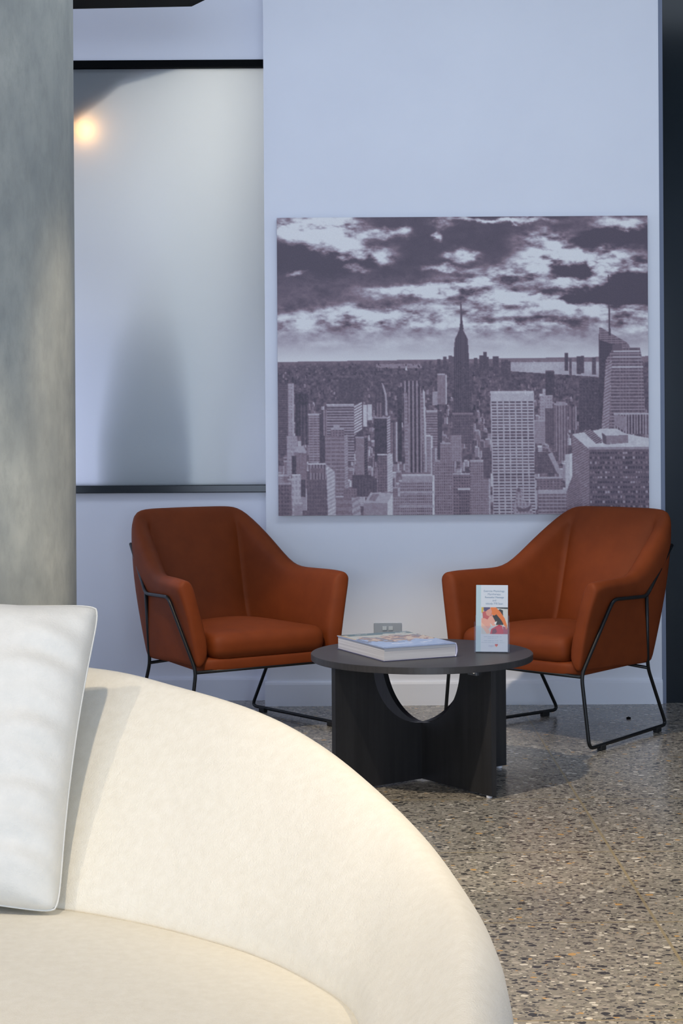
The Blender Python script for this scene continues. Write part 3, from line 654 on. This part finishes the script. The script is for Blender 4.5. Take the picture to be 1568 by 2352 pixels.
# photo area spans x .17..1, y .335...735 of the leaflet face
bp([(.17, .335), (1, .335), (1, .735), (.17, .735)], (200, 205, 200))
bp([(.17, .335), (.24, .335), (.22, .42), (.17, .42)], (205, 180, 80))
bp([(.62, .335), (1, .335), (1, .36), (.80, .355), (.60, .345)], (30, 40, 40))
bp([(.75, .36), (.84, .38), (.86, .60), (.50, .60), (.52, .42)], (28, 30, 32))
bp([(.45, .335), (.62, .335), (.76, .40), (.90, .50), (.97, .60), (.90, .62), (.80, .53), (.64, .44), (.56, .46), (.48, .44)], (225, 120, 45))
bp([(.20, .41), (.34, .37), (.47, .37), (.50, .47), (.40, .52), (.22, .52)], (190, 90, 90))
bp([(.24, .335), (.44, .335), (.45, .365), (.36, .375), (.30, .40), (.24, .385)], (80, 70, 110))
bp([(.30, .40), (.38, .37), (.46, .35), (.50, .40), (.47, .45), (.40, .47), (.33, .45)], (215, 150, 130))
bp([(.17, .50), (.28, .50), (.36, .52), (.44, .46), (.52, .47), (.62, .56), (.60, .61), (.52, .61), (.44, .57), (.46, .62), (.40, .66), (.24, .64), (.17, .58)], (225, 165, 145))
bp([(.56, .57), (.66, .54), (.62, .60)], (215, 225, 220))
bp([(.17, .56), (.26, .60), (.42, .68), (.44, .72), (.34, .735), (.24, .66), (.17, .63)], (230, 185, 160))
bp([(.44, .735), (.48, .66), (.62, .62), (.72, .595), (.82, .61), (.84, .66), (1, .68), (1, .735)], (200, 25, 45))
bp([(.52, .67), (.62, .65), (.66, .70), (.60, .73), (.50, .735)], (120, 20, 45))
bp([(.84, .62), (1, .64), (1, .735), (.86, .735)], (170, 60, 80))
bp([(.90, .60), (.98, .60), (.98, .66), (.93, .66)], (220, 130, 80))
for _ in range(3):
    k = im.copy(); k[1:-1, 1:-1] = (im[1:-1, 1:-1]*2+im[:-2, 1:-1]+im[2:, 1:-1]+im[1:-1, :-2]+im[1:-1, 2:])/6; im = k
for yl, x0, x1 in ((.775, .24, .80), (.80, .36, .66), (.835, .24, .84), (.862, .17, .90)):
    k = (np.abs(yb-yl) < .0045) & (xb > x0) & (xb < x1) & (np.mod(np.sin(xb*190)*3.3+xb*17, 1) < .72); im[k] = (.30, .36, .45)
bp([(.60, .885), (.68, .883), (.69, .90), (.64, .93), (.60, .905)], (215, 70, 45)); bp([(.61, .91), (.66, .91), (.64, .93)], (235, 150, 60)); bp([(.63, .884), (.69, .886), (.68, .898)], (150, 30, 50))
o = print_grid('printed_face', np.clip(im, 0, 1), .099, .2075, M['brochure'], lf, front=.0033)
o.matrix_local = BRT @ Matrix.Translation((0, 0, .0055))
M['ink'] = mat('blue_grey_ink', (.13, .22, .33), .6); M['ink2'] = mat('pale_ink', (.30, .33, .45), .6)
def text(s, x, z, size, m):
    cu = bpy.data.curves.new('lettering', 'FONT'); cu.body = s; cu.size = size; cu.align_x = 'CENTER'; cu.offset = 0
    to = bpy.data.objects.new('lettering', cu); C.objects.link(to); dg = bpy.context.evaluated_depsgraph_get()
    me = bpy.data.meshes.new_from_object(to.evaluated_get(dg)); bpy.data.objects.remove(to)
    o = bpy.data.objects.new('lettering', me); C.objects.link(o); me.materials.clear(); me.materials.append(m); o.parent = lf
    o.matrix_local = BRT @ Matrix.Translation((x, .0030, z)) @ Matrix.Rotation(math.pi/2, 4, 'X'); return o
zt_ = .213
for i, s in enumerate(('Exercise Physiology,', 'Myotherapy,', 'Remedial Massage', 'and', 'inbody 770 Scan')):
    text(s, .0075, zt_-.0215-i*.0098, .0082, M['ink'])
text('sagen', -.001, .0215, .0085, M['ink2'])

# ------------------------------------------------------------------ sofa
sofa = thing('curved_sofa', 'large cream boucle curved sofa in the left foreground', 'sofa', (-.9, 1.9, 0))
def off(bm): bmesh.ops.translate(bm, verts=bm.verts, vec=(.9, -1.9, 0))
SZ = .430
# stations: inner foot of backrest (x,y) , ridge (x,y,z)
S_ = [((-.95, 2.58), (-.95, 2.87, .735)), ((-.66, 2.56), (-.68, 2.86, .735)), ((-.43, 2.495), (-.41, 2.80, .730)), ((-.295, 2.42), (-.262, 2.705, .712)), ((-.195, 2.34), (-.146, 2.60, .695)), ((-.112, 2.255), (-.070, 2.520, .672)), ((-.045, 2.155), (.000, 2.42, .640)),
      ((.005, 2.045), (.070, 2.285, .598)), ((.018, 1.90), (.113, 2.14, .566)), ((.025, 1.76), (.132, 1.97, .551)), ((.020, 1.62), (.126, 1.82, .532)), ((.0, 1.48), (.112, 1.64, .52)), ((-.04, 1.36), (.09, 1.46, .52)), ((-.10, 1.27), (.02, 1.29, .50))]
L_ = [((-1.9-i[0], i[1]), (-1.9-r_[0], r_[1], r_[2])) for i, r_ in S_[1:]][::-1]
S_ = L_+S_
# resample smoothly (Catmull-Rom)
arr = np.array([[*i, *r_] for i, r_ in S_]); out_ = []
for i in range(len(arr)-1):
    p_ = [arr[max(i-1, 0)], arr[i], arr[i+1], arr[min(i+2, len(arr)-1)]]
    for k in range(4):
        s = k/4; out_.append(.5*((2*p_[1])+(-p_[0]+p_[2])*s+(2*p_[0]-5*p_[1]+4*p_[2]-p_[3])*s*s+(-p_[0]+3*p_[1]-3*p_[2]+p_[3])*s**3))
out_.append(arr[-1]); arr = np.array(out_)
bm = bmesh.new(); rings = []
for i in range(len(arr)):
    ix, iy, rx, ry, rz_ = arr[i]
    a = arr[max(i-1, 0)]; b_ = arr[min(i+1, len(arr)-1)]; tg = Vector((b_[2]-a[2], b_[3]-a[3])).normalized(); nrm = Vector((-tg.y, tg.x))
    if nrm.dot(Vector((rx-ix, ry-iy))) < 0: nrm = -nrm
    def pt_(s, z): return Vector((ix+(rx-ix)*s, iy+(ry-iy)*s, z))
    def ot_(d, z): return Vector((rx+nrm.x*d, ry+nrm.y*d, z))
    h_ = rz_-SZ
    ring = [pt_(.0, .30), pt_(0, SZ-.04), pt_(.06, SZ+.02), pt_(.22, SZ+.25*h_), pt_(.44, SZ+.50*h_), pt_(.66, SZ+.73*h_), pt_(.86, SZ+.91*h_), pt_(.97, SZ+.985*h_), ot_(.008, rz_), ot_(.030, rz_-.012), ot_(.048, rz_-.045), ot_(.058, rz_-.11), ot_(.060, .30), ot_(.045, .12), ot_(.02, .05), pt_(.4, .05)]
    rings.append([bm.verts.new(p) for p in ring])
n = len(rings[0])
for i in range(len(rings)-1):
    for k in range(n): bm.faces.new((rings[i][k], rings[i][(k+1) % n], rings[i+1][(k+1) % n], rings[i+1][k]))
bm.faces.new(rings[0]); bm.faces.new(rings[-1][::-1])
off(bm); bo = obj('backrest', bm, M['sofa'], sofa, True); subsurf(bo, 1)
# seat: boundary follows the inner foot of the backrest, then a convex front edge
inner = [(a[0], a[1]) for a in arr]
fr = []
x0, y0 = inner[-1]; x1, y1 = inner[0]
for k in range(1, 30):
    s = k/30; fr.append((x0+(x1-x0)*s, y0+(y1-y0)*s-.16*math.sin(math.pi*s)))
bd = [Vector((x, y, 0)) for x, y in inner+fr]; cen = Vector((-.95, 1.85, 0))
bm = bmesh.new(); rgs = []
for sc_f, ins, z in ((1, .020, .20), (1, .006, .24), (1, .0, .30), (1, .0, .36), (1, .006, .395), (1, .022, .416), (1, .05, SZ-.003), (1, .10, SZ+.001), (1, .22, SZ+.004), (1, .4, SZ+.006)):
    ring = []
    for p in bd:
        d = (p-cen); L = d.length; q_ = cen+d*(1-(ins-.05)/L) if ins < L*.9 else cen+d*.1
        ring.append(bm.verts.new((q_.x, q_.y, z)))
    rgs.append(ring)
m_ = len(bd)
for i in range(len(rgs)-1):
    for k in range(m_): bm.faces.new((rgs[i][k], rgs[i][(k+1) % m_], rgs[i+1][(k+1) % m_], rgs[i+1][k]))
cv = bm.verts.new((cen.x, cen.y, SZ+.006))
for k in range(m_): bm.faces.new((rgs[-1][k], rgs[-1][(k+1) % m_], cv))
bm.faces.new(rgs[0][::-1]); off(bm); obj('seat_cushion', bm, M['sofa'], sofa, True)
bm = bmesh.new(); rg = [[], []]
for p in bd:
    d = p-cen; q_ = cen+d*.97
    for i, z in enumerate((.0, .205)): rg[i].append(bm.verts.new((q_.x, q_.y, z)))
for k in range(m_): bm.faces.new((rg[0][k], rg[0][(k+1) % m_], rg[1][(k+1) % m_], rg[1][k]))
bm.faces.new(rg[0][::-1]); bm.faces.new(rg[1]); off(bm); obj('base', bm, M['sofa'], sofa, True)

# ------------------------------------------------------------------ cushion on the sofa
def make_pillow():
    Wp, Hp, Tp = .47, .455, .078; nn = 60
    bm = bmesh.new(); gr = {}
    for sd in (1, -1):
        for i in range(nn+1):
            for jj in range(nn+1):
                u = -1+2*i/nn; v_ = -1+2*jj/nn
                if abs(u) > .999 or abs(v_) > .999:
                    if sd == -1: gr[(sd, i, jj)] = gr[(1, i, jj)]; continue
                rc = 1-.030*(abs(u)*abs(v_))**14; pin = 1-.045*(1-v_*v_)*abs(u)**3; pin2 = 1-.05*(1-u*u)*abs(v_)**3
                x = u*Wp/2*pin*rc; z = Hp/2+v_*Hp/2*pin2*rc
                th = Tp*((1-u**4)*(1-v_**4))**.5 if abs(u) < 1 and abs(v_) < 1 else 0
                wr = .0
                wr += .009*math.sin(v_*17+u*2.0+1.2*math.sin(u*5+v_*3))*max(0, abs(u)-.15)*(1-u**6)
                wr += .008*math.sin(v_*31+math.sin(u*7)*1.6)*abs(u)**3*(1-u**8)+.003*math.sin(u*23+v_*5)*abs(v_)**4*(1-v_**8)
                gr[(sd, i, jj)] = bm.verts.new((x, -sd*(th+wr*(th > 0)), z))
        for i in range(nn):
            for jj in range(nn):
                f_ = [gr[(sd, i, jj)], gr[(sd, i+1, jj)], gr[(sd, i+1, jj+1)], gr[(sd, i, jj+1)]]
                bm.faces.new(f_ if sd == 1 else f_[::-1])
    edge_ = [gr[(1, i, 0)].co.copy() for i in range(nn)]+[gr[(1, nn, jj)].co.copy() for jj in range(nn)]+[gr[(1, nn-i, nn)].co.copy() for i in range(nn)]+[gr[(1, 0, nn-jj)].co.copy() for jj in range(nn+1)]
    return bm, edge_, Wp, Hp
bm, ed, Wp, Hp = make_pillow()
pil = thing('cushion', 'off-white square scatter cushion leaning on the cream sofa backrest', 'cushion')
pb = obj('cushion_cover', bm, M['pillow'], pil, True)
bm = bmesh.new(); tube(bm, ed, .0013, 0, 6); obj('seam', bm, M['pillow'], pb, True)
BR = Vector((-.400, 2.440, SZ+.003)); TR = Vector((-.364, 2.625, .846))
zax = (TR-BR).normalized(); xax = Vector((1, -.05, 0)); xax = (xax-zax*xax.dot(zax)).normalized(); yax = zax.cross(xax)
mt = Matrix((xax, yax, zax)).transposed().to_4x4(); mt.translation = BR-xax*Wp/2
pil.matrix_world = mt

# ------------------------------------------------------------------ things behind the frosted pane
lp = P(200, 306, RY+.11)
gl = thing('wall_lamp', 'warm glowing lamp seen blurred behind the frosted pane near the column', 'lamp', (lp.x, RY+.085, lp.z))
bm = bmesh.new(); bmesh.ops.create_uvsphere(bm, u_segments=24, v_segments=16, radius=.028); obj('lamp_globe', bm, M['bulb'], gl, True)
bm = bmesh.new(); tube(bm, [(0, .0, .028), (0, .0, CZ-lp.z)], .004, 0, 8); obj('cord', bm, M['black'], gl, True)
xa, xb_ = P(255, 900, RY+.12).x, P(415, 900, RY+.12).x
scn = thing('pane_shade_board', 'tall grey board added behind the frosted pane to darken its lower part', 'panel', ((xa+xb_)/2-.01, RY+.085, 0))  # stand-in board, bent so the pane's dark area fades upward
bm = bmesh.new(); hw = (xb_-xa)/2+.085; extr(bm, [(-hw, .0, .04), (-hw, .02, .04), (-hw, .02, 1.05), (-hw, .08, 1.35), (-hw, .28, 1.80), (-hw, .25, 1.81), (-hw, .05, 1.36), (-hw, .0, 1.05)], (2*hw, 0, 0)); obj('panel_board', bm, mat('grey_board', (.42, .43, .45), .8), scn)
boxo('stand', (-.12, .0, 0), (.12, .12, .04), M['black'], scn, .005)
